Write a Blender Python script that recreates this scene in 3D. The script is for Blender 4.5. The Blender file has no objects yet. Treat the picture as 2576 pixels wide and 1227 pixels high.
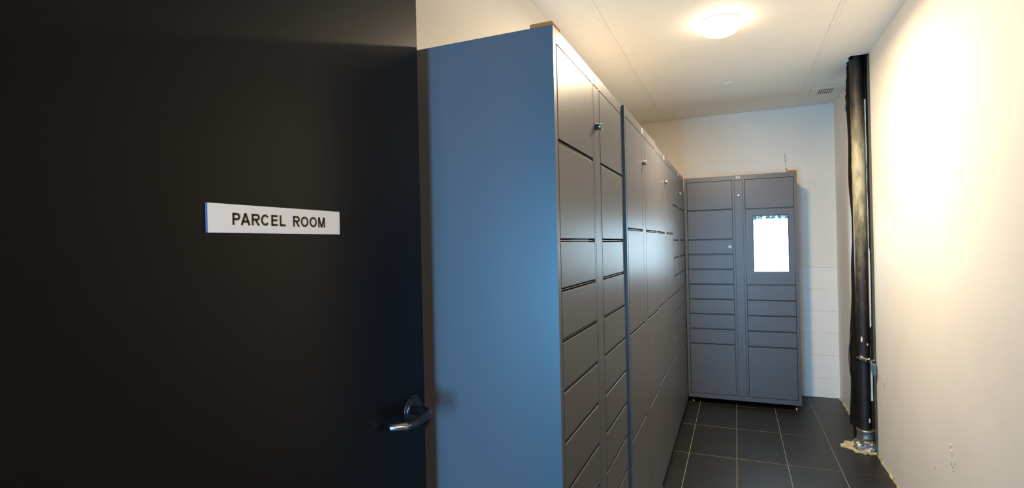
import bpy, bmesh, math, random
from mathutils import Vector, Matrix
random.seed(7)
S = bpy.context.scene
C = S.collection

# ------------------------------------------------------------------ camera
F_PX = 1337.55
YAW, PITCH, ROLL, CAMH = 0.39876, 0.00205, 0.02212, 1.46776
cam_d = bpy.data.cameras.new('camera')
cam = bpy.data.objects.new('camera', cam_d); C.objects.link(cam)
cy, sy = math.cos(YAW), math.sin(YAW)
F = Vector((-sy, cy, 0)); R = Vector((cy, sy, 0)); U = Vector((0, 0, 1))
F2 = F*math.cos(PITCH) + U*math.sin(PITCH); U2 = U*math.cos(PITCH) - F*math.sin(PITCH)
R3 = R*math.cos(ROLL) - U2*math.sin(ROLL); U3 = U2*math.cos(ROLL) + R*math.sin(ROLL)
m = Matrix((R3, U3, -F2)).transposed().to_4x4(); m.translation = (0, 0, CAMH)
cam.matrix_world = m
cam_d.sensor_width = 36; cam_d.lens = F_PX/2576*36; cam_d.clip_start = 0.02
S.camera = cam

# ------------------------------------------------------------------ world, daylight, exposure
w = bpy.data.worlds.new('world'); S.world = w; w.use_nodes = True
bg = w.node_tree.nodes['Background']
bg.inputs['Color'].default_value = (0.25, 0.55, 1.0, 1); bg.inputs['Strength'].default_value = 0.004

ld = bpy.data.lights.new('daylight_window', 'AREA'); ld.shape = 'RECTANGLE'
ld.size = .62; ld.size_y = 1.0; ld.energy = 66; ld.color = (0.16, 0.55, 1.0)
lo = bpy.data.objects.new('daylight_window', ld); C.objects.link(lo)
lo.location = (-0.54, -1.7, 1.12); lo.rotation_euler = (math.radians(90), 0, 0)   # faces +y, through the doorway

# unseen warm lamp outside the doorway, inferred and added to light the sign
hl = bpy.data.lights.new('hallway_lamp', 'AREA'); hl.shape = 'DISK'; hl.size = .25; hl.energy = 17; hl.color = (1.0, .76, .54)
ho = bpy.data.objects.new('hallway_lamp', hl); C.objects.link(ho); ho.location = (.90, -1.2, 2.30)
ho.rotation_euler = (Vector((-.75, .95, 1.3)) - ho.location).to_track_quat('-Z', 'Y').to_euler()

S.view_settings.view_transform = 'Standard'; S.view_settings.look = 'None'
S.view_settings.exposure = 1.25; S.view_settings.gamma = 1.0
S.view_settings.use_curve_mapping = False
LAMP = 9.0
LAMP_W = 28.5

# ------------------------------------------------------------------ materials
def principled(name, col, rough=.5, metal=0., spec=.5, noise=0., nscale=8., bump=0., bscale=60., emit=None, es=0.):
    mt = bpy.data.materials.new(name); mt.use_nodes = True
    nt = mt.node_tree; b = nt.nodes['Principled BSDF']
    b.inputs['Base Color'].default_value = (*col, 1); b.inputs['Roughness'].default_value = rough
    b.inputs['Metallic'].default_value = metal; b.inputs['Specular IOR Level'].default_value = spec
    tc = nt.nodes.new('ShaderNodeTexCoord')
    if noise:
        n = nt.nodes.new('ShaderNodeTexNoise'); n.inputs['Scale'].default_value = nscale; n.inputs['Detail'].default_value = 5
        nt.links.new(tc.outputs['Object'], n.inputs['Vector'])
        r = nt.nodes.new('ShaderNodeValToRGB')
        r.color_ramp.elements[0].position = .3; r.color_ramp.elements[1].position = .7
        r.color_ramp.elements[0].color = (*[c*(1-noise) for c in col], 1)
        r.color_ramp.elements[1].color = (*[min(1, c*(1+noise)) for c in col], 1)
        nt.links.new(n.outputs['Fac'], r.inputs['Fac']); nt.links.new(r.outputs['Color'], b.inputs['Base Color'])
    if bump:
        n2 = nt.nodes.new('ShaderNodeTexNoise'); n2.inputs['Scale'].default_value = bscale; n2.inputs['Detail'].default_value = 4
        nt.links.new(tc.outputs['Object'], n2.inputs['Vector'])
        bp = nt.nodes.new('ShaderNodeBump'); bp.inputs['Strength'].default_value = bump; bp.inputs['Distance'].default_value = .002
        nt.links.new(n2.outputs['Fac'], bp.inputs['Height']); nt.links.new(bp.outputs['Normal'], b.inputs['Normal'])
    if emit:
        b.inputs['Emission Color'].default_value = (*emit, 1); b.inputs['Emission Strength'].default_value = es
    return mt

M = {}
M['wall'] = principled('wall_paint', (.87, .81, .72), .65, noise=.03, nscale=2.5, bump=.25, bscale=25)
M['block'] = principled('block_paint', (.88, .85, .80), .6, bump=.4, bscale=60)
M['ceil'] = principled('ceiling_tile', (.94, .89, .79), .7, noise=.015, nscale=3, bump=.1, bscale=90)
M['grid'] = principled('grid_white', (.93, .88, .78), .55)
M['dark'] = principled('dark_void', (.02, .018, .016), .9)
M['paint'] = principled('locker_paint', (.086, .087, .097), .36, spec=.55, bump=.06, bscale=900)
M['tile'] = principled('floor_tile', (.0095, .0088, .0078), .42, spec=.45, noise=.18, nscale=6, bump=.15, bscale=150)
M['grout'] = principled('grout', (.34, .28, .20), .8, noise=.15, nscale=40)
M['door'] = principled('door_black', (.0038, .0034, .0030), .36, spec=.22, bump=.05, bscale=200)
M['frame'] = principled('door_frame_black', (.02, .02, .02), .5)
M['sign'] = principled('sign_plastic', (.92, .89, .85), .45)
M['ink'] = principled('sign_ink', (.018, .012, .010), .5)
M['edge'] = principled('sign_edge', (.07, .11, .26), .3)
M['blackmetal'] = principled('handle_black', (.012, .012, .014), .28, spec=.6)
M['steel'] = principled('steel', (.62, .60, .56), .22, metal=1.)
M['darksteel'] = principled('keyhole_dark', (.03, .03, .03), .4)
M['galv'] = principled('galvanised', (.38, .37, .34), .38, metal=.8, noise=.4, nscale=30, bump=.8, bscale=50)
M['stud'] = principled('grey_green_stud', (.13, .16, .14), .5, noise=.2, nscale=12)
M['board'] = principled('cardboard', (.46, .13, .012), .8, noise=.15, nscale=20)
M['caulk'] = principled('old_caulk', (.50, .42, .24), .8, noise=.35, nscale=25, bump=.8, bscale=50)
M['plaster'] = principled('white_plaster', (.75, .72, .66), .8, bump=.8, bscale=60)
M['tar'] = principled('tar_wrap', (.010, .008, .006), .85, spec=.15, noise=.4, nscale=20, bump=1., bscale=30)
M['cable'] = principled('black_cable', (.012, .012, .012), .5)
M['bluebox'] = principled('blue_grey_plastic', (.09, .14, .16), .5)
M['white'] = principled('white_vinyl', (.85, .85, .85), .5)
M['bezel'] = principled('screen_bezel', (.01, .012, .015), .3)
M['lamp'] = principled('lamp_diffuser', (.9, .9, .9), .5, emit=(1., .76, .48), es=LAMP)
M['lamptrim'] = principled('lamp_trim', (.85, .83, .78), .4)
M['sticker'] = principled('clear_sticker', (.30, .31, .34), .25, spec=.6)
M['alu'] = principled('vent_paint', (.90, .85, .77), .5)

def pipe_mat():
    mt = bpy.data.materials.new('iron_pipe_stained'); mt.use_nodes = True
    nt = mt.node_tree; b = nt.nodes['Principled BSDF']; N = nt.nodes.new; L = nt.links.new
    tc = N('ShaderNodeTexCoord'); sp = N('ShaderNodeSeparateXYZ'); L(tc.outputs['Object'], sp.inputs[0])
    mp = N('ShaderNodeMapping'); mp.inputs['Scale'].default_value = (2.4, 2.4, .6); L(tc.outputs['Object'], mp.inputs['Vector'])
    n1 = N('ShaderNodeTexNoise'); n1.inputs['Scale'].default_value = 13; n1.inputs['Detail'].default_value = 9; n1.inputs['Roughness'].default_value = .68; L(mp.outputs[0], n1.inputs['Vector'])
    # stain profile along the pipe: pale old paint between about 1.3 m and 2.4 m
    zr = N('ShaderNodeValToRGB'); mr = N('ShaderNodeMapRange'); mr.inputs['From Max'].default_value = 2.7
    L(sp.outputs['Z'], mr.inputs['Value']); L(mr.outputs[0], zr.inputs['Fac'])
    e = zr.color_ramp.elements
    e[0].position = .0; e[0].color = (0, 0, 0, 1); e[1].position = 1.; e[1].color = (.05, .05, .05, 1)
    for p, v in ((.30, .02), (.46, .30), (.58, .62), (.68, .85), (.76, .80), (.86, .38), (.93, .12)):
        q = e.new(p); q.color = (v, v, v, 1)
    ad = N('ShaderNodeMath'); ad.operation = 'ADD'; L(n1.outputs['Fac'], ad.inputs[0]); L(zr.outputs['Color'], ad.inputs[1])
    mr2 = N('ShaderNodeMapRange'); mr2.inputs['From Min'].default_value = .58; mr2.inputs['From Max'].default_value = 1.35
    L(ad.outputs[0], mr2.inputs['Value'])
    cr = N('ShaderNodeValToRGB'); L(mr2.outputs[0], cr.inputs['Fac'])
    c = cr.color_ramp.elements
    c[0].color = (.014, .009, .006, 1); c[1].color = (.50, .44, .27, 1)
    for p, v in ((.25, (.045, .030, .018)), (.5, (.13, .10, .060)), (.75, (.24, .215, .12))):
        q = c.new(p); q.color = (*v, 1)
    L(cr.outputs['Color'], b.inputs['Base Color']); b.inputs['Roughness'].default_value = .5
    bp = N('ShaderNodeBump'); bp.inputs['Strength'].default_value = .6; bp.inputs['Distance'].default_value = .003
    L(n1.outputs['Fac'], bp.inputs['Height']); L(bp.outputs['Normal'], b.inputs['Normal'])
    return mt
M['pipe'] = pipe_mat()

def screen_mat():
    # bright picture: a pale page with a teal photo strip along its top edge
    mt = bpy.data.materials.new('lit_screen'); mt.use_nodes = True
    nt = mt.node_tree; b = nt.nodes['Principled BSDF']; N = nt.nodes.new; L = nt.links.new
    tc = N('ShaderNodeTexCoord'); sp = N('ShaderNodeSeparateXYZ'); L(tc.outputs['Generated'], sp.inputs[0])
    n = N('ShaderNodeTexNoise'); n.inputs['Scale'].default_value = 5; n.inputs['Detail'].default_value = 3; L(tc.outputs['Generated'], n.inputs['Vector'])
    ad = N('ShaderNodeMath'); ad.operation = 'MULTIPLY_ADD'; L(n.outputs['Fac'], ad.inputs[0]); ad.inputs[1].default_value = .10; L(sp.outputs['Z'], ad.inputs[2])
    gt = N('ShaderNodeMapRange'); gt.inputs['From Min'].default_value = .975; gt.inputs['From Max'].default_value = .995
    L(ad.outputs[0], gt.inputs['Value'])
    n2 = N('ShaderNodeTexNoise'); n2.inputs['Scale'].default_value = 7; L(tc.outputs['Generated'], n2.inputs['Vector'])
    cr = N('ShaderNodeValToRGB'); L(n2.outputs['Fac'], cr.inputs['Fac'])
    cr.color_ramp.elements[0].position = .45; cr.color_ramp.elements[0].color = (.012, .07, .11, 1)
    cr.color_ramp.elements[1].position = .62; cr.color_ramp.elements[1].color = (.5, .75, .9, 1)
    mx = N('ShaderNodeMixRGB'); L(gt.outputs[0], mx.inputs['Fac']); mx.inputs['Color1'].default_value = (.55, .82, 1, 1); L(cr.outputs['Color'], mx.inputs['Color2'])
    L(mx.outputs[0], b.inputs['Emission Color'])
    st = N('ShaderNodeMapRange'); L(gt.outputs[0], st.inputs['Value']); st.inputs['To Min'].default_value = 7.0; st.inputs['To Max'].default_value = 1.0
    L(st.outputs[0], b.inputs['Emission Strength'])
    b.inputs['Base Color'].default_value = (.02, .02, .02, 1); b.inputs['Roughness'].default_value = .2
    return mt
M['screen'] = screen_mat()

# ------------------------------------------------------------------ helpers
def tag(o, label=None, cat=None, group=None, kind=None):
    if label: o['label'] = label
    if cat: o['category'] = cat
    if group: o['group'] = group
    if kind: o['kind'] = kind
    return o
def box(bm, x0, x1, y0, y1, z0, z1, bev=0.):
    vs = [bm.verts.new(p) for p in ((x0,y0,z0),(x1,y0,z0),(x1,y1,z0),(x0,y1,z0),(x0,y0,z1),(x1,y0,z1),(x1,y1,z1),(x0,y1,z1))]
    fs = [bm.faces.new([vs[i] for i in f]) for f in ((0,3,2,1),(4,5,6,7),(0,1,5,4),(1,2,6,5),(2,3,7,6),(3,0,4,7))]
    if bev:
        es = list({e for f in fs for e in f.edges})
        bmesh.ops.bevel(bm, geom=es, offset=bev, segments=1, affect='EDGES')
def tube(bm, pts, r, seg=12, cap=True):
    """tube along pts; r a number or a list"""
    pts = [Vector(p) for p in pts]; rs = r if isinstance(r, (list, tuple)) else [r]*len(pts)
    rings = []
    t0 = (pts[1]-pts[0]).normalized()
    up = Vector((0,0,1)) if abs(t0.z) < .9 else Vector((1,0,0))
    for i, p in enumerate(pts):
        t = (pts[min(i+1, len(pts)-1)] - pts[max(i-1, 0)]).normalized()
        a = t.cross(up).normalized(); b = a.cross(t).normalized()
        up = b
        rings.append([bm.verts.new(p + (a*math.cos(k*2*math.pi/seg) + b*math.sin(k*2*math.pi/seg))*rs[i]) for k in range(seg)])
    for i in range(len(rings)-1):
        for k in range(seg):
            f = bm.faces.new((rings[i][k], rings[i][(k+1)%seg], rings[i+1][(k+1)%seg], rings[i+1][k])); f.smooth = True
    if cap:
        bm.faces.new(rings[0][::-1]); bm.faces.new(rings[-1])
    return rings
def obj(name, bm, mat, parent=None, smooth=False):
    me = bpy.data.meshes.new(name)
    bmesh.ops.recalc_face_normals(bm, faces=bm.faces[:])
    bm.to_mesh(me); bm.free()
    me.materials.append(mat)
    o = bpy.data.objects.new(name, me); C.objects.link(o)
    if parent: o.parent = parent
    return o
def bx(name, mat, dims, parent=None, bev=0.):
    bm = bmesh.new(); box(bm, *dims, bev=bev); return obj(name, bm, mat, parent)
def tb(name, mat, pts, r, parent=None, seg=12):
    bm = bmesh.new(); tube(bm, pts, r, seg); return obj(name, bm, mat, parent)
def thing(name, label, cat, loc=(0,0,0), rz=0., group=None):
    o = bpy.data.objects.new(name, None); C.objects.link(o); o.location = loc; o.rotation_euler = (0,0,rz)
    return tag(o, label, cat, group)

# ------------------------------------------------------------------ the room shell
XL, XW, ZC, YB, YF = -0.93, 0.847, 2.70, 5.62, 0.25
CH0, CH1 = 4.215, 4.72          # opening of the pipe chase in the right wall
def struct(name, bm, mat):
    return tag(obj(name, bm, mat), kind='structure')

# floor: grout bed + tiles
bm = bmesh.new(); box(bm, XL-.12, XW+.32, -1.2, YB+.12, -.12, -.0012); floor = struct('floor', bm, M['grout'])
tw, td, gw = .305, .615, .0025
xs0, ys0 = -.3302, 4.4843
i0, i1 = -3, 4
for i in range(-2, 4):
    for j in range(-9, 3):
        x0 = xs0 + tw*i; y0 = ys0 + td*(j-1)
        a, b = x0+gw/2, x0+tw-gw/2; c, d = y0+gw/2, y0+td-gw/2
        a = max(a, XL); b = min(b, XW-.004); d = min(d, YB); c = max(c, -1.2)
        if b-a < .02 or d-c < .02: continue
        bx('floor_tile', M['tile'], (a, b, c, d, -.010, random.uniform(-.0003, .0003)), floor, bev=.0009)

# left wall
bm = bmesh.new(); box(bm, XL-.12, XL, YF-.15, YB+.12, 0, ZC+.1); struct('wall_left', bm, M['wall'])
# right wall, near stretch and far stretch beyond the pipe chase
bm = bmesh.new()
box(bm, XW, XW+.10, .10, CH0-.10, 0, ZC+.1)
box(bm, XW, XW+.013, CH0-.10, CH0, 0, ZC+.1)
box(bm, XW, XW+.12, CH1, YB+.12, 0, ZC+.1)
wr = struct('wall_right', bm, M['wall'])
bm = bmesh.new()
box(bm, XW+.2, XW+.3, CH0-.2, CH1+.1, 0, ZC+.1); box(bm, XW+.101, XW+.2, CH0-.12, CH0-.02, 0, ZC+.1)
box(bm, XW+.121, XW+.2, CH1, CH1+.1, 0, ZC+.1); box(bm, XW+.002, XW+.2, CH1-.012, CH1-.0005, 0, ZC+.1)  # last box: dark liner, the slot's shade put into its colour
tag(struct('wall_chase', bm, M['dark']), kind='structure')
# front wall with the doorway the photograph is taken from
bm = bmesh.new()
box(bm, XL, -.905, .10, YF, 0, ZC+.1); box(bm, .26, XW, .10, YF, 0, ZC+.1); box(bm, -.905, .26, .10, YF, 2.25, ZC+.1)
struct('wall_front', bm, M['wall'])
bm = bmesh.new()
box(bm, -.905, -.855, .09, YF+.005, 0, 2.25); box(bm, .21, .26, .09, YF+.005, 0, 2.25); box(bm, -.855, .21, .09, YF+.005, 2.20, 2.25)
struct('trim_1', bm, M['frame'])
# back wall: painted concrete blocks low down, skim-coated above
bm = bmesh.new(); box(bm, XL-.12, XW+.12, YB+.004, YB+.12, 0, 1.200); box(bm, XL-.12, XW+.12, YB, YB+.12, 1.200, ZC+.1)
wb = struct('wall_back', bm, M['wall'])
zz = [0, .173, .386, .594, .795, 1.0, 1.200]
for r in range(6):
    x = XW - (.19 if r % 2 else .39)
    edges = [XW]
    while x > XL: edges.append(x); x -= .40
    edges.append(XL)
    for k in range(len(edges)-1):
        b, a = edges[k], edges[k+1]
        if b-a < .03: continue
        g = random.uniform(-.0004, .0004)
        bx('concrete_block', M['block'], (a+.0018, b-.0018, YB-.0005+g, YB+.006, zz[r]+.0018, zz[r+1]-.0018), wb, bev=.0015)

# ceiling: dark plenum lid, grid bars and lay-in tiles
bm = bmesh.new(); box(bm, XL-.12, XW+.32, -.0, YB+.12, ZC+.10, ZC+.2); box(bm, XL, XW, .1, YB+.1, ZC+.03, ZC+.035)
ceil = struct('ceiling', bm, M['dark'])
cx = [XL, -.658, .54, XW]
cyl = [YF, .462, 1.077, 1.692, 2.307, 2.922, 3.545, 4.165, 4.800, YB]
for a in cx[1:3]:
    bx('grid_bar', M['grid'], (a-.011, a+.011, YF, YB-.006, ZC-.0012, ZC+.02), ceil)
bx('grid_bar', M['grid'], (XL, XL+.018, YF, YB, ZC-.0014, ZC+.0002), ceil)
bx('grid_bar', M['grid'], (XW-.018, XW, YF, CH0-.02, ZC-.0014, ZC+.0002), ceil)
bx('grid_bar', M['grid'], (XW-.018, XW, CH1-.15, YB, ZC-.0014, ZC+.0002), ceil)
hole = (.735, XW, 4.23, 4.42)
for i in range(3):
    for j in range(9):
        a, b, c, d = cx[i], cx[i+1], cyl[j], cyl[j+1]
        a += .0119 if i else .001; b -= .0119 if i < 2 else .001; c += .0015; d -= .0015
        if j == 8: d = YB-.010
        dz = random.uniform(-.0006, .0010)
        z0, z1 = ZC+dz, ZC+.013
        if i == 2 and j == 7:      # the tile that is cut round the pipe
            bm = bmesh.new(); n = 12
            x0, y0, y1 = hole[0], hole[2], hole[3]
            box(bm, a, x0, c, d, z0, z1)
            box(bm, x0, b, c, y0, z0, z1); box(bm, x0, b, y1, d, z0, z1)
            for k in range(n):     # ragged left edge of the hole
                t = y0 + (y1-y0)*k/n; e = random.uniform(.002, .018)
                box(bm, x0, x0+e, t, t+(y1-y0)/n, z0, z1)
            obj('ceiling_tile', bm, M['ceil'], ceil)
        elif i == 2 and j == 8:    # the tile that carries the vent
            bx('ceiling_tile', M['ceil'], (a, b, c, d, z0, z1), ceil, bev=.0002)
        elif i == 1 and j == 8:    # its back edge is cut unevenly and leaves a dark gap at the wall
            pts = [(a, c), (b, c), (b, YB-.014), (.30, YB-.010), (.12, YB-.003), (-.25, YB-.003), (a, YB-.024)]
            bm = bmesh.new(); lo_ = [bm.verts.new((x, y, z0)) for x, y in pts]; hi = [bm.verts.new((x, y, z1)) for x, y in pts]
            bm.faces.new(lo_[::-1]); bm.faces.new(hi)
            for k in range(7): bm.faces.new((lo_[k], lo_[(k+1)%7], hi[(k+1)%7], hi[k]))
            obj('ceiling_tile', bm, M['ceil'], ceil)
        else:
            bx('ceiling_tile', M['ceil'], (a, b, c, d, z0, z1), ceil, bev=.0002)

# ------------------------------------------------------------------ the open black door, its handle, its sign
DX = -.80
bm = bmesh.new(); box(bm, DX-.045, DX, .268, 1.255, .008, 2.185, bev=.0015)
door = struct('door_1', bm, M['door'])
HY, HZ = 1.193, 1.037
hd = bpy.data.objects.new('door_handle', None)
bpy.data.objects.remove(hd)
bm = bmesh.new()
def disc_x(bm, x0, x1, y, z, r, seg=32, r1=None):
    tube(bm, [(x0, y, z), (x0+(x1-x0)*.6, y, z), (x1, y, z)], [r, r, (r1 or r*.9)], seg)
disc_x(bm, DX-.001, DX+.012, HY, HZ, .034)
hd = obj('door_handle', bm, M['blackmetal'], door)
bm = bmesh.new()
tube(bm, [(DX+.009, HY, HZ), (DX+.040, HY, HZ), (DX+.051, HY-.004, HZ), (DX+.056, HY-.016, HZ-.001), (DX+.056, HY-.05, HZ-.004), (DX+.055, HY-.084, HZ-.006), (DX+.050, HY-.098, HZ-.007)],
     [.0115, .0115, .0115, .0115, .011, .0105, .010], 20)
obj('lever', bm, M['blackmetal'], hd)
bm = bmesh.new(); tube(bm, [(DX+.052, HY-.094, HZ-.007), (DX+.049, HY-.097, HZ-.007), (DX+.016, HY-.118, HZ-.007), (DX+.013, HY-.120, HZ-.007)], [.0085, .0105, .0105, .009], 20)
tag(obj('lever_tip', bm, M['steel'], hd), 'satin metal tip of the lever bent back to the door')
bm = bmesh.new(); disc_x(bm, DX-.001, DX+.004, HY, HZ, .038); obj('rose_plate', bm, M['blackmetal'], hd)
bm = bmesh.new(); box(bm, DX-.038, DX-.008, 1.2545, 1.2565, .93, 1.14, bev=.0004); obj('latch_plate', bm, M['steel'], door)
for z in (.25, 1.1, 1.95):
    tb('hinge', M['blackmetal'], [(DX-.049, .262, z-.05), (DX-.049, .262, z+.05)], .008, door, 12)

sg = thing('door_sign', 'white rectangular sign reading PARCEL ROOM fixed on the open black door', 'sign', (DX, .767, 1.524))
bx('sign_plate', M['sign'], (0.0003, .0030, -.158, .158, -.0247, .0247), sg, bev=.0004)
bm = bmesh.new(); box(bm, 0.0004, .0031, -.1595, -.1579, -.0247, .0247); tag(obj('plate_edge', bm, M['edge'], sg), 'bluish left edge of the plate')
# sign local frame: reading direction = +y (away from the camera), up = z, normal = +x
B = Matrix(((0, 0, 1, 0), (1, 0, 0, 0), (0, 1, 0, 0), (0, 0, 0, 1)))
def arc(cx_, cy_, rx, ry, a0, a1, n=14):
    return [(cx_+rx*math.cos(math.radians(a0+(a1-a0)*k/n)), cy_+ry*math.sin(math.radians(a0+(a1-a0)*k/n))) for k in range(n+1)]
def glyph(ch, W, H, t):
    h_ = t/2; st = []
    bowl = lambda yb: [(h_, H-h_)] + arc(W-H*.27, (H+yb)/2, H*.27-h_, (H-yb)/2-h_, 90, -90) + [(h_, yb+h_)]
    if ch == 'P': st = [[(h_, 0), (h_, H)], bowl(H*.38)]
    if ch == 'R': st = [[(h_, 0), (h_, H)], bowl(H*.42), [(W*.50, H*.45), (W-h_, 0)]]
    if ch == 'A': st = [[(h_, 0), (W/2, H-.001*H)], [(W-h_, 0), (W/2, H-.001*H)], [(W*.22, H*.31), (W*.78, H*.31)]]
    if ch == 'C': st = [arc(W/2+.02*W, H/2, W/2-h_, H/2-h_, 38, 322, 28)]
    if ch == 'O': st = [arc(W/2, H/2, W/2-h_, H/2-h_, 0, 360, 36)]
    if ch == 'E': st = [[(h_, 0), (h_, H)], [(h_, H-h_), (W, H-h_)], [(h_, H*.52), (W*.94, H*.52)], [(h_, h_), (W, h_)]]
    if ch == 'L': st = [[(h_, 0), (h_, H)], [(h_, h_), (W, h_)]]
    if ch == 'M': st = [[(h_, 0), (h_, H)], [(W-h_, 0), (W-h_, H)], [(h_*1.2, H), (W/2, 0)], [(W-h_*1.2, H), (W/2, 0)]]
    return st
def strokes(bm, st, t, mat_, ex):
    for pl in st:
        P_ = [Vector((x, y)) for x, y in pl]; n = len(P_); prev = None
        for i, p in enumerate(P_):
            d = (P_[min(i+1, n-1)]-P_[max(i-1, 0)]).normalized(); q = Vector((-d.y, d.x))*t/2
            ring = [bm.verts.new(mat_ @ Vector((v.x, v.y, z))) for v in (p+q, p-q) for z in (0, ex)]
            ring = [ring[0], ring[1], ring[3], ring[2]]
            if prev:
                for k in range(4): bm.faces.new((prev[k], prev[(k+1)%4], ring[(k+1)%4], ring[k]))
            else: bm.faces.new(ring[::-1])
            prev = ring
        bm.faces.new(prev)
LETTERS = (('P', 0.656, 0.6715), ('A', 0.6725, 0.6925), ('R', 0.6955, 0.7130), ('C', 0.7155, 0.7340), ('E', 0.7390, 0.7540), ('L', 0.7590, 0.7730),
           ('R', 0.7920, 0.8090), ('O', 0.8120, 0.8320), ('O', 0.8355, 0.8555), ('M', 0.8595, 0.8790))
for ch, y0, y1 in LETTERS:
    bm = bmesh.new(); t_ = .0039
    strokes(bm, glyph(ch, y1-y0, .0208, t_), t_, Matrix.Translation((.0030, y0-.767, 1.5133-1.524)) @ B, .0004)
    obj('letter', bm, M['ink'], sg)

# ------------------------------------------------------------------ parcel lockers
def digit(ch, W, H, t):
    h_ = t/2
    if ch == '0': return [arc(W/2, H/2, W/2-h_, H/2-h_, 0, 360, 28)]
    if ch == '1': return [[(W*.55, 0), (W*.55, H)], [(W*.2, H*.75), (W*.55, H-h_)]]
    if ch == '2': return [arc(W/2, H*.70, W/2-h_, H*.30-h_, 170, -25, 14) + [(h_, h_)], [(h_, h_), (W, h_)]]
    if ch == '3': return [arc(W*.45, H*.74, W*.42-h_, H*.26-h_, 150, -90, 12), arc(W*.45, H*.27, W*.5-h_, H*.27-h_, 90, -150, 14)]
    if ch == '4': return [[(W*.75, 0), (W*.75, H)], [(W*.75, H-h_), (h_, H*.3)], [(h_, H*.3), (W, H*.3)]]
    if ch == '5': return [[(W*.92, H-h_), (W*.2, H-h_), (W*.14, H*.5)], arc(W*.46, H*.33, W*.5-h_, H*.33-h_, 135, -150, 18)]
A_LEFT = [2.000, 1.743, 1.477, 1.344, 1.209, 1.075, .940, .806, .671, .536, .085]
B_LEV = [2.000, 1.525, 1.078, .630, .085]
TOP, BOT = 2.042, .044
def locker(label, loc, rz, W, left, right, number, D=.49, kiosk=None, group=None, blue=False):
    t = thing('parcel_locker', label, 'locker', loc, rz, group)
    P = M['paint']; cz = W/2
    sL0, sL1 = .026, cz-.052          # left column of doors
    cS0, cS1 = cz-.033, cz+.033       # centre strip
    sR0, sR1 = cz+.052, W-.026
    g = .0016
    # carcass and face frame
    bm = bmesh.new(); box(bm, 0, W, .060, D, BOT, TOP); obj('cabinet_body', bm, P, t)
    bm = bmesh.new()
    for a, b in ((0, sL0-g), (W-.026+g, W), (sL1+g, cS0-g), (cS1+g, sR0-g)):
        yb =   .060 if (a == 0 or b == W) else .0205
        top = TOP if (a == 0 or b == W) else 2.000+g
        bot = BOT if (a == 0 or b == W) else .085-g
        box(bm, a, b, 0, yb, bot, top)
    box(bm, sL0-g, W-.026+g, 0, .060, 2.000+g, TOP); box(bm, sL0-g, W-.026+g, 0, .060, BOT, .085-g)
    for col, a, b in ((left, sL0, sL1), (right, sR0, sR1)):
        for z in col[1:-1]: box(bm, a-g, b+g, .0040, .0205, z-.0013, z+.0013)
    obj('face_frame', bm, P, t)
    bx('centre_strip', P, (cS0, cS1, -.0004, .0200, .085+g, 2.0-g), t, bev=.0008)
    for col, a, b, side in ((left, sL0, sL1, 0), (right, sR0, sR1, 1)):
        for k in range(len(col)-1):
            z1, z0 = col[k], col[k+1]
            if kiosk and side == 1 and k == 1:
                kiosk(t, a+g, b-g, z0+.0052, z1-.0052); continue
            zt = z1-(  .0054 if k else g); zb = z0+(  .0054 if k < len(col)-2 else g)
            jit = random.uniform(-.0004, .0004)
            d = bx('locker_door', P, (a+g, b-g, -.0006+jit, .0195, zb, zt), t, bev=.0012)
            if blue and side == 0 and k == 2:
                tb('sticker', M['sticker'], [(b-.028, -.0007+jit, (zt+zb)/2), (b-.028, -.0018+jit, (zt+zb)/2)], .013, d, 24)
    # cam lock
    lk = tb('cam_lock', M['steel'], [(cz, .0, 1.862), (cz, -.016, 1.862), (cz, -.021, 1.862)], [.0115, .0115, .0095], t, 24)
    bx('keyhole', M['darksteel'], (cz-.0012, cz+.0012, -.0215, -.0208, 1.857, 1.867), lk)
    # number over the centre strip: reading direction +x, up z, facing -y
    Bn = Matrix(((1, 0, 0, 0), (0, 0, -1, 0), (0, 1, 0, 0), (0, 0, 0, 1)))
    for q, ch in enumerate(number):
        bm = bmesh.new(); strokes(bm, digit(ch, .0145, .025, .0030), .0030, Matrix.Translation((cz-.0175+q*.0195, -.0001, 2.0095)) @ Bn, .0004)
        obj('digit', bm, M['white'], t)
    # screws and levelling feet
    for x in (.04, W-.04):
        tb('screw', M['darksteel'], [(x, .001, .060), (x, -.001, .060)], .0035, t, 12)
        for y in (.030, D-.05):
            f = tb('levelling_foot', M['steel'], [(x, y, 0), (x, y, .005), (x, y, .011), (x, y, .012), (x, y, BOT+.002)], [.0135, .0135, .008, .006, .006], t, 16)
    return t

def kiosk(t, a, b, z0, z1):
    # panel with a recessed upright screen
    sx0, sx1, sz0, sz1 = .137+.432, .420+.432, 1.186, 1.680
    bm = bmesh.new()
    box(bm, a, sx0, -.0006, .0195, z0, z1); box(bm, sx1, b, -.0006, .0195, z0, z1)
    box(bm, sx0, sx1, -.0006, .0195, sz1, z1); box(bm, sx0, sx1, -.0006, .0195, z0, sz0)
    p = obj('kiosk_panel', bm, M['paint'], t)
    bm = bmesh.new()
    e = .007
    box(bm, sx0, sx0+e, .002, .015, sz0, sz1); box(bm, sx1-e, sx1, .002, .015, sz0, sz1)
    box(bm, sx0+e, sx1-e, .002, .015, sz1-e, sz1); box(bm, sx0+e, sx1-e, .002, .015, sz0, sz0+e*.4)
    tag(obj('bezel', bm, M['bezel'], p), 'black bezel around the screen')
    bm = bmesh.new(); box(bm, sx0+e, sx1-e, .0065, .014, sz0+e*.4, sz1-e)
    tag(obj('screen', bm, M['screen'], p), 'brightly lit white touch screen with a teal strip on top')

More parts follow.
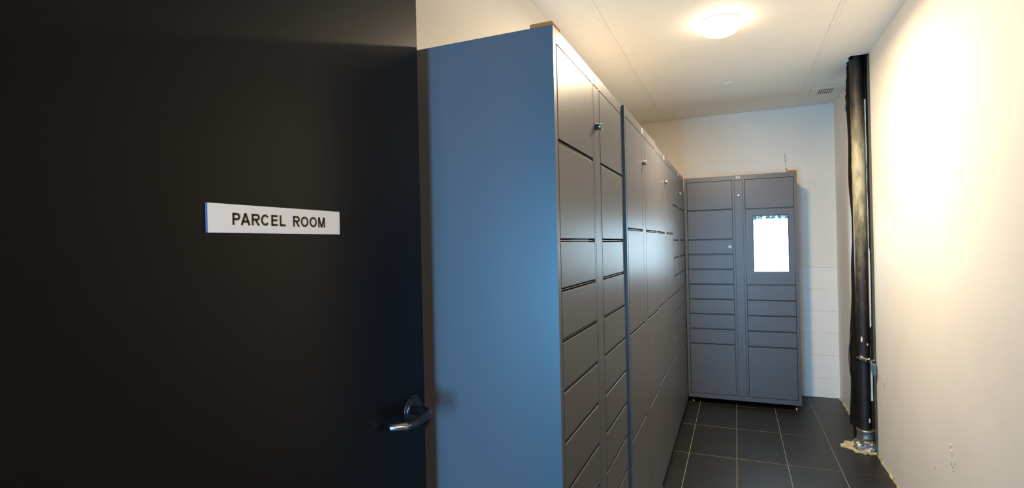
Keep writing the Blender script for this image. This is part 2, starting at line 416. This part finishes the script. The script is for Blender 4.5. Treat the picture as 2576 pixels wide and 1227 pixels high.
GRP = 'grey metal parcel lockers'
XR = -.430
h = math.pi/2
locker('grey steel parcel locker nearest the camera with a bare blue-lit side panel', (XR, 1.326, 0), h, .903, A_LEFT, A_LEFT, '01', group=GRP)
locker('grey parcel locker of four tall doors per column, touching the nearest locker', (XR+.010, 2.232, 0), h, .932, B_LEV, B_LEV, '02', D=.500, group=GRP)
locker('grey parcel locker of four tall doors per column, third along the left row', (XR+.002, 3.170, 0), h, .930, B_LEV, B_LEV, '03', D=.492, group=GRP)
locker('last grey parcel locker of the left row, in the corner beside the screen locker', (XR, 4.105, 0), h, .935, A_LEFT, A_LEFT, '04', group=GRP)
locker('grey parcel locker marked 05 with a lit touch screen, facing the doorway', (-.432, 5.121, 0), 0, .920, A_LEFT,
       [2.000, 1.738, 1.073, .937, .802, .666, .530, .085], '05', D=.488, kiosk=kiosk, group=GRP, blue=True)

# wooden packing pieces on top of two lockers
def wedge(name, label, cat, pts, z0, th):
    bm = bmesh.new()
    lo_ = [bm.verts.new((x, y, z0)) for x, y in pts]; hi = [bm.verts.new((x, y, z0+th)) for x, y in pts]
    bm.faces.new(lo_[::-1]); bm.faces.new(hi)
    n = len(pts)
    for k in range(n): bm.faces.new((lo_[k], lo_[(k+1)%n], hi[(k+1)%n], hi[k]))
    return tag(obj(name, bm, M['board']), label, cat)
wedge('packing_corner', 'thin orange-brown cardboard piece on the nearest locker top', 'cardboard',
      [(-.494, 1.328), (-.4325, 1.328), (-.4325, 1.40), (-.462, 1.42), (-.494, 1.36)], TOP+.0005, .0105)
wedge('packing_corner', 'small orange-brown cardboard piece on the top corner of the screen locker', 'cardboard',
      [(.410, 5.123), (.486, 5.123), (.486, 5.20), (.45, 5.20)], TOP+.0005, .014)

# ------------------------------------------------------------------ ceiling lamp, sprinkler cover, vent
lt = thing('ceiling_light', 'round glowing white ceiling light above the aisle', 'light', (-.055, 3.215, ZC))
bm = bmesh.new(); tube(bm, [(0, 0, 0), (0, 0, -.012), (0, 0, -.018)], [.100, .100, .097], 48); obj('trim_ring', bm, M['lamptrim'], lt)
bm = bmesh.new()
prof = [(.097, -.012), (.100, -.016), (.101, -.036), (.097, -.052), (.084, -.066), (.062, -.075), (.035, -.0795), (.008, -.0805)]
rings = tube(bm, [(0, 0, z) for r, z in prof], [r for r, z in prof], 48)
obj('diffuser', bm, M['lamp'], lt)
al = bpy.data.lights.new('ceiling_light_beam', 'AREA'); al.shape = 'DISK'; al.size = .17; al.energy = LAMP_W; al.color = (1.0, .78, .52)
ao = bpy.data.objects.new('ceiling_light_beam', al); C.objects.link(ao); ao.location = (-.055, 3.215, ZC-.0815)
tag(tb('sprinkler_cover', M['grid'], [(-.036, 4.512, ZC-.0005), (-.036, 4.512, ZC-.004), (-.036, 4.512, ZC-.006)], [.038, .038, .034], None, 40),
    'small round white cover disc on the ceiling between light and vent', 'sprinkler cover')
vt = thing('ceiling_vent', 'small white ceiling vent with short slats beside the pipe', 'vent', (.713, 5.115, ZC-.002))
bm = bmesh.new()
vx, vy, vw, vh = .058, .085, .115, .135
box(bm, -vw, -vx, -vh, vh, -.005, 0); box(bm, vx, vw, -vh, vh, -.005, 0); box(bm, -vx, vx, -vh, -vy, -.005, 0); box(bm, -vx, vx, vy, vh, -.005, 0)
obj('vent_plate', bm, M['alu'], vt)
bx('slot_backing', M['dark'], (-vx, vx, -vy, vy, -.0016, -.0002), vt)  # flat dark backing, shade of the slots put into its colour
for k in range(8):
    x = -vx + .006 + k*(2*vx-.012)/7
    bm = bmesh.new(); box(bm, -.0040, .0040, -vy, vy, -.0048, -.0012)
    o = obj('slat', bm, M['alu'], vt); o.location = (x, 0, 0)

# ------------------------------------------------------------------ the old iron pipe in its chase
PX, PY = .795, 4.345
pp = thing('drain_pipe', 'old stained dark iron drain pipe standing at the right wall', 'pipe', (PX, PY, 0))
bm = bmesh.new()
n = 60; pts = []; rs = []
for k in range(n+1):
    z = .06 + (ZC+.08-.06)*k/n
    pts.append((.004*math.sin(z*1.3), .002*math.sin(z*2.1), z)); rs.append(.0415 + random.uniform(-.0004, .0004) + (.003 if abs(z-1.95) < .03 else 0))
tube(bm, pts, rs, 28); obj('pipe_body', bm, M['pipe'], pp)
# black torn wrap showing along the left side of the pipe
bm = bmesh.new(); prev = None
def wrapw(z):
    return .010 + .008*math.sin(z*3.1+1) + .004*math.sin(z*11) + (.020 if .15 < z < 1.45 else 0)*min(1, (1.45-z)*2 if z > .95 else 1) + (.007 if z > 2.35 else 0)*random.random()
for k in range(121):
    z = .05 + (ZC+.03-.05)*k/120; wv = max(.004, wrapw(z))
    ring = [bm.verts.new((a, b, z)) for a, b in ((-.026, .026), (-.039-wv, .032), (-.037-wv, .040), (-.015, .052), (.02, .060), (.02, .045))]
    if prev:
        for q in range(6): bm.faces.new((prev[q], prev[(q+1)%6], ring[(q+1)%6], ring[q]))
    else: bm.faces.new(ring[::-1])
    prev = ring
bm.faces.new(prev); tag(obj('torn_wrap', bm, M['tar'], pp), 'black ragged wrap along the left side of the pipe')
# plaster line on the right side of the pipe
bm = bmesh.new(); prev = None
for k in range(101):
    z = .34 + (2.42-.34)*k/100
    wd = .0050 + .0016*abs(math.sin(z*7)) + random.uniform(0, .0012) + (.005 if z < 1.4 else 0)
    if .62 < z < .84: wd = .0008
    x = .0403
    ring = [bm.verts.new((a, b, z)) for a, b in ((x-.004, -.016), (x+wd, -.016), (x+wd, -.008), (x-.004, -.008))]
    if prev:
        for q in range(4): bm.faces.new((prev[q], prev[(q+1)%4], ring[(q+1)%4], ring[q]))
    else: bm.faces.new(ring[::-1])
    prev = ring
bm.faces.new(prev); tag(obj('plaster_line', bm, M['plaster'], pp), 'thin white plaster line down the right of the pipe')
def blob(name, mat, parent, c, r, seed, seg=10, label=None, cutoff=None):
    rnd = random.Random(seed); bm = bmesh.new(); bmesh.ops.create_icosphere(bm, subdivisions=2, radius=1)
    for v in bm.verts:
        s = rnd.uniform(.72, 1.15); v.co = Vector((v.co.x*r[0]*s, v.co.y*r[1]*s, v.co.z*r[2]*s)) + Vector(c)
    o = obj(name, bm, mat, parent)
    if label: o['label'] = label
    return o
blob('plaster_splash', M['plaster'], pp, (-.012, -.0395, .765), (.006, .003, .022), 3)
blob('plaster_splash', M['plaster'], pp, (.022, -.0345, .73), (.005, .003, .010), 4)
blob('plaster_splash', M['plaster'], pp, (.024, -.032, .205), (.006, .004, .020), 5)
# galvanised sleeve and crumpled collar at the foot of the pipe
bm = bmesh.new(); tube(bm, [(.006, -.004, z) for z in (.075, .085, .090, .125, .130, .140)], [.050, .055, .053, .053, .056, .056], 28)
tag(obj('pipe_sleeve', bm, M['galv'], pp), 'dull grey metal sleeve near the foot')
rnd = random.Random(11); bm = bmesh.new(); prev = None; seg = 26
for k in range(9):
    z = .004 + .070*k/8; r0 = .078 - .018*k/8
    ring = []
    for q in range(seg):
        a = q*2*math.pi/seg
        rr = r0*(1+rnd.uniform(-.09, .09)) + .006*math.sin(3*a+k*.9)
        ring.append(bm.verts.new((.004+rr*math.cos(a), -.012+rr*math.sin(a), z+rnd.uniform(-.003, .003))))
    if prev:
        for q in range(seg): bm.faces.new((prev[q], prev[(q+1)%seg], ring[(q+1)%seg], ring[q]))
    prev = ring
bm.faces.new(prev); tag(obj('crumpled_collar', bm, M['galv'], pp), 'crumpled grey foil collar at the floor')
# clamp bracket with its bolt
cl = bpy.data.objects.new('pipe_clamp', None)
bpy.data.objects.remove(cl)
bm = bmesh.new(); tube(bm, [(0, 0, .622), (0, 0, .640)], [.0445, .0445], 28)
box(bm, -.030, -.008, -.056, -.034, .632, .655, bev=.001); box(bm, .0, .012, -.060, -.034, .618, .636, bev=.001)
cl = obj('pipe_clamp', bm, M['steel'], pp)
tb('clamp_bolt', M['steel'], [(-.028, -.052, .644), (.012, -.060, .632), (.040, -.090, .634), (.052, -.098, .636)], [.0045, .0045, .004, .0075], cl, 10)
tb('clamp_bolt', M['steel'], [(.030, -.036, .600), (.031, -.036, .640)], [.005, .005], cl, 10)

# grey-green metal stud beside the pipe, inside the chase
bm = bmesh.new(); box(bm, XW+.004, XW+.05, CH0+.004, CH0+.012, .004, ZC+.02); box(bm, XW-.0008, XW+.020, CH0-.001, CH0+.070, 0.002, ZC-.002); box(bm, XW+.045, XW+.052, CH0+.004, CH0+.04, .004, ZC+.02)
tag(obj('trim_3', bm, M['stud']), 'slim grey-green metal stud upright between pipe and near wall edge', kind='structure')
# small plastic box hanging from a wire at the stud
bxh = thing('junction_box', 'small blue-grey box hanging from a wire beside the drain pipe', 'box', (.846, 4.195, .585))
bm = bmesh.new(); box(bm, -.030, -.002, -.020, .014, -.042, .042, bev=.010); obj('box_body', bm, M['bluebox'], bxh)
tb('wire', M['cable'], [(-.012, -.004, .038), (-.008, -.004, .055), (-.006, -.004, .075)], .0018, bxh, 8)
tag(tb('cable', M['cable'], [(x-PX, y-PY, z) for x, y, z in ((.735, 4.365, .80), (.728, 4.36, .77), (.716, 4.352, .70), (.712, 4.35, .62), (.718, 4.352, .53), (.732, 4.36, .44), (.738, 4.362, .38), (.742, 4.37, .30))], .0026, pp, 8),
    'thin black cable looping out on the left')

# ragged caulk along the foot of the right wall, mortar round the pipe foot
def caulk(y0, y1, seed, n):
    rnd = random.Random(seed); bm = bmesh.new(); prev = None
    for k in range(n+1):
        y = y0+(y1-y0)*k/n; wd = .009+rnd.uniform(-.005, .007); hh = .012+rnd.uniform(-.006, .010)
        ring = [bm.verts.new(p) for p in ((XW, y, 0), (XW-wd, y, 0), (XW-wd*.8, y, .003), (XW-.001, y, hh))]
        if prev:
            for q in range(4): bm.faces.new((prev[q], prev[(q+1)%4], ring[(q+1)%4], ring[q]))
        else: bm.faces.new(ring[::-1])
        prev = ring
    bm.faces.new(prev); return bm
bm = caulk(YF, CH0-.02, 5, 110); struct('caulk_right', bm, M['caulk'])
bm = caulk(CH1, YB-.001, 6, 40); struct('trim_2', bm, M['caulk'])
rnd = random.Random(21); bm = bmesh.new()
N_ = 40; lo_ = []; hi = []
for k in range(N_):
    a = k*2*math.pi/N_; rr = .108 + rnd.uniform(-.016, .014) + (.028 if 2.3 < a < 3.4 else 0)
    x = min(XW-.001, PX+rr*math.cos(a)); y = PY+.01+rr*1.15*math.sin(a)
    lo_.append(bm.verts.new((x, y, .0))); hi.append(bm.verts.new((x, y, .005+rnd.uniform(0, .004))))
bm.faces.new(lo_[::-1]); cvt = bm.verts.new((PX, PY, .004))
for k in range(N_):
    bm.faces.new((lo_[k], lo_[(k+1)%N_], hi[(k+1)%N_], hi[k])); bm.faces.new((hi[k], hi[(k+1)%N_], cvt))
tag(obj('mortar_patch', bm, M['caulk'], floor), 'ragged yellowish mortar rim around the pipe foot')

# flaked spots on the near right wall
def scar(y, z, ry, rz_, seed, mat):
    rnd = random.Random(seed); bm = bmesh.new(); n = 14
    ring = []
    for k in range(n):
        a = k*2*math.pi/n; s = rnd.uniform(.65, 1.15)
        ring.append(bm.verts.new((XW-.0004, y+ry*s*math.cos(a), z+rz_*s*math.sin(a))))
    c = bm.verts.new((XW-.0030, y+rnd.uniform(-.2, .2)*ry, z+rnd.uniform(-.3, .3)*rz_))
    for k in range(n): bm.faces.new((ring[k], ring[(k+1)%n], c))
    return obj('paint_flake', bm, mat, wr)
for a in ((2.885, .548, .015, .013, 1, 'plaster'), (2.875, .520, .013, .020, 2, 'wall'), (2.842, .492, .010, .018, 3, 'plaster'), (2.878, .470, .004, .006, 4, 'stud'), (2.862, .462, .005, .004, 5, 'stud'),
          (2.86, .445, .003, .004, 6, 'stud'), (4.03, .575, .018, .010, 7, 'plaster'), (4.022, .548, .016, .018, 8, 'plaster'), (4.015, .525, .006, .008, 9, 'stud'), (2.62, .52, .004, .003, 10, 'wall'), (3.09, .37, .004, .004, 12, 'stud')):
    scar(*a[:5], M[a[5]])

# hairline wire with two anchors above the screen locker, fixed to the back wall
hw = thing('wall_wire', 'hair-thin dark wire with two fixings on the wall above the screen locker', 'wire', (.445, YB, 2.19))
tb('wire', M['cable'], [(-.007, -.003, .085), (-.004, -.004, .03), (.000, -.003, .015), (.004, -.003, -.06), (.006, -.006, -.09)], .0011, hw, 6)
tb('anchor', M['cable'], [(0, 0, .015), (0, -.006, .015)], .004, hw, 10)
tb('anchor', M['cable'], [(.005, 0, -.066), (.005, -.006, -.066)], .005, hw, 10)
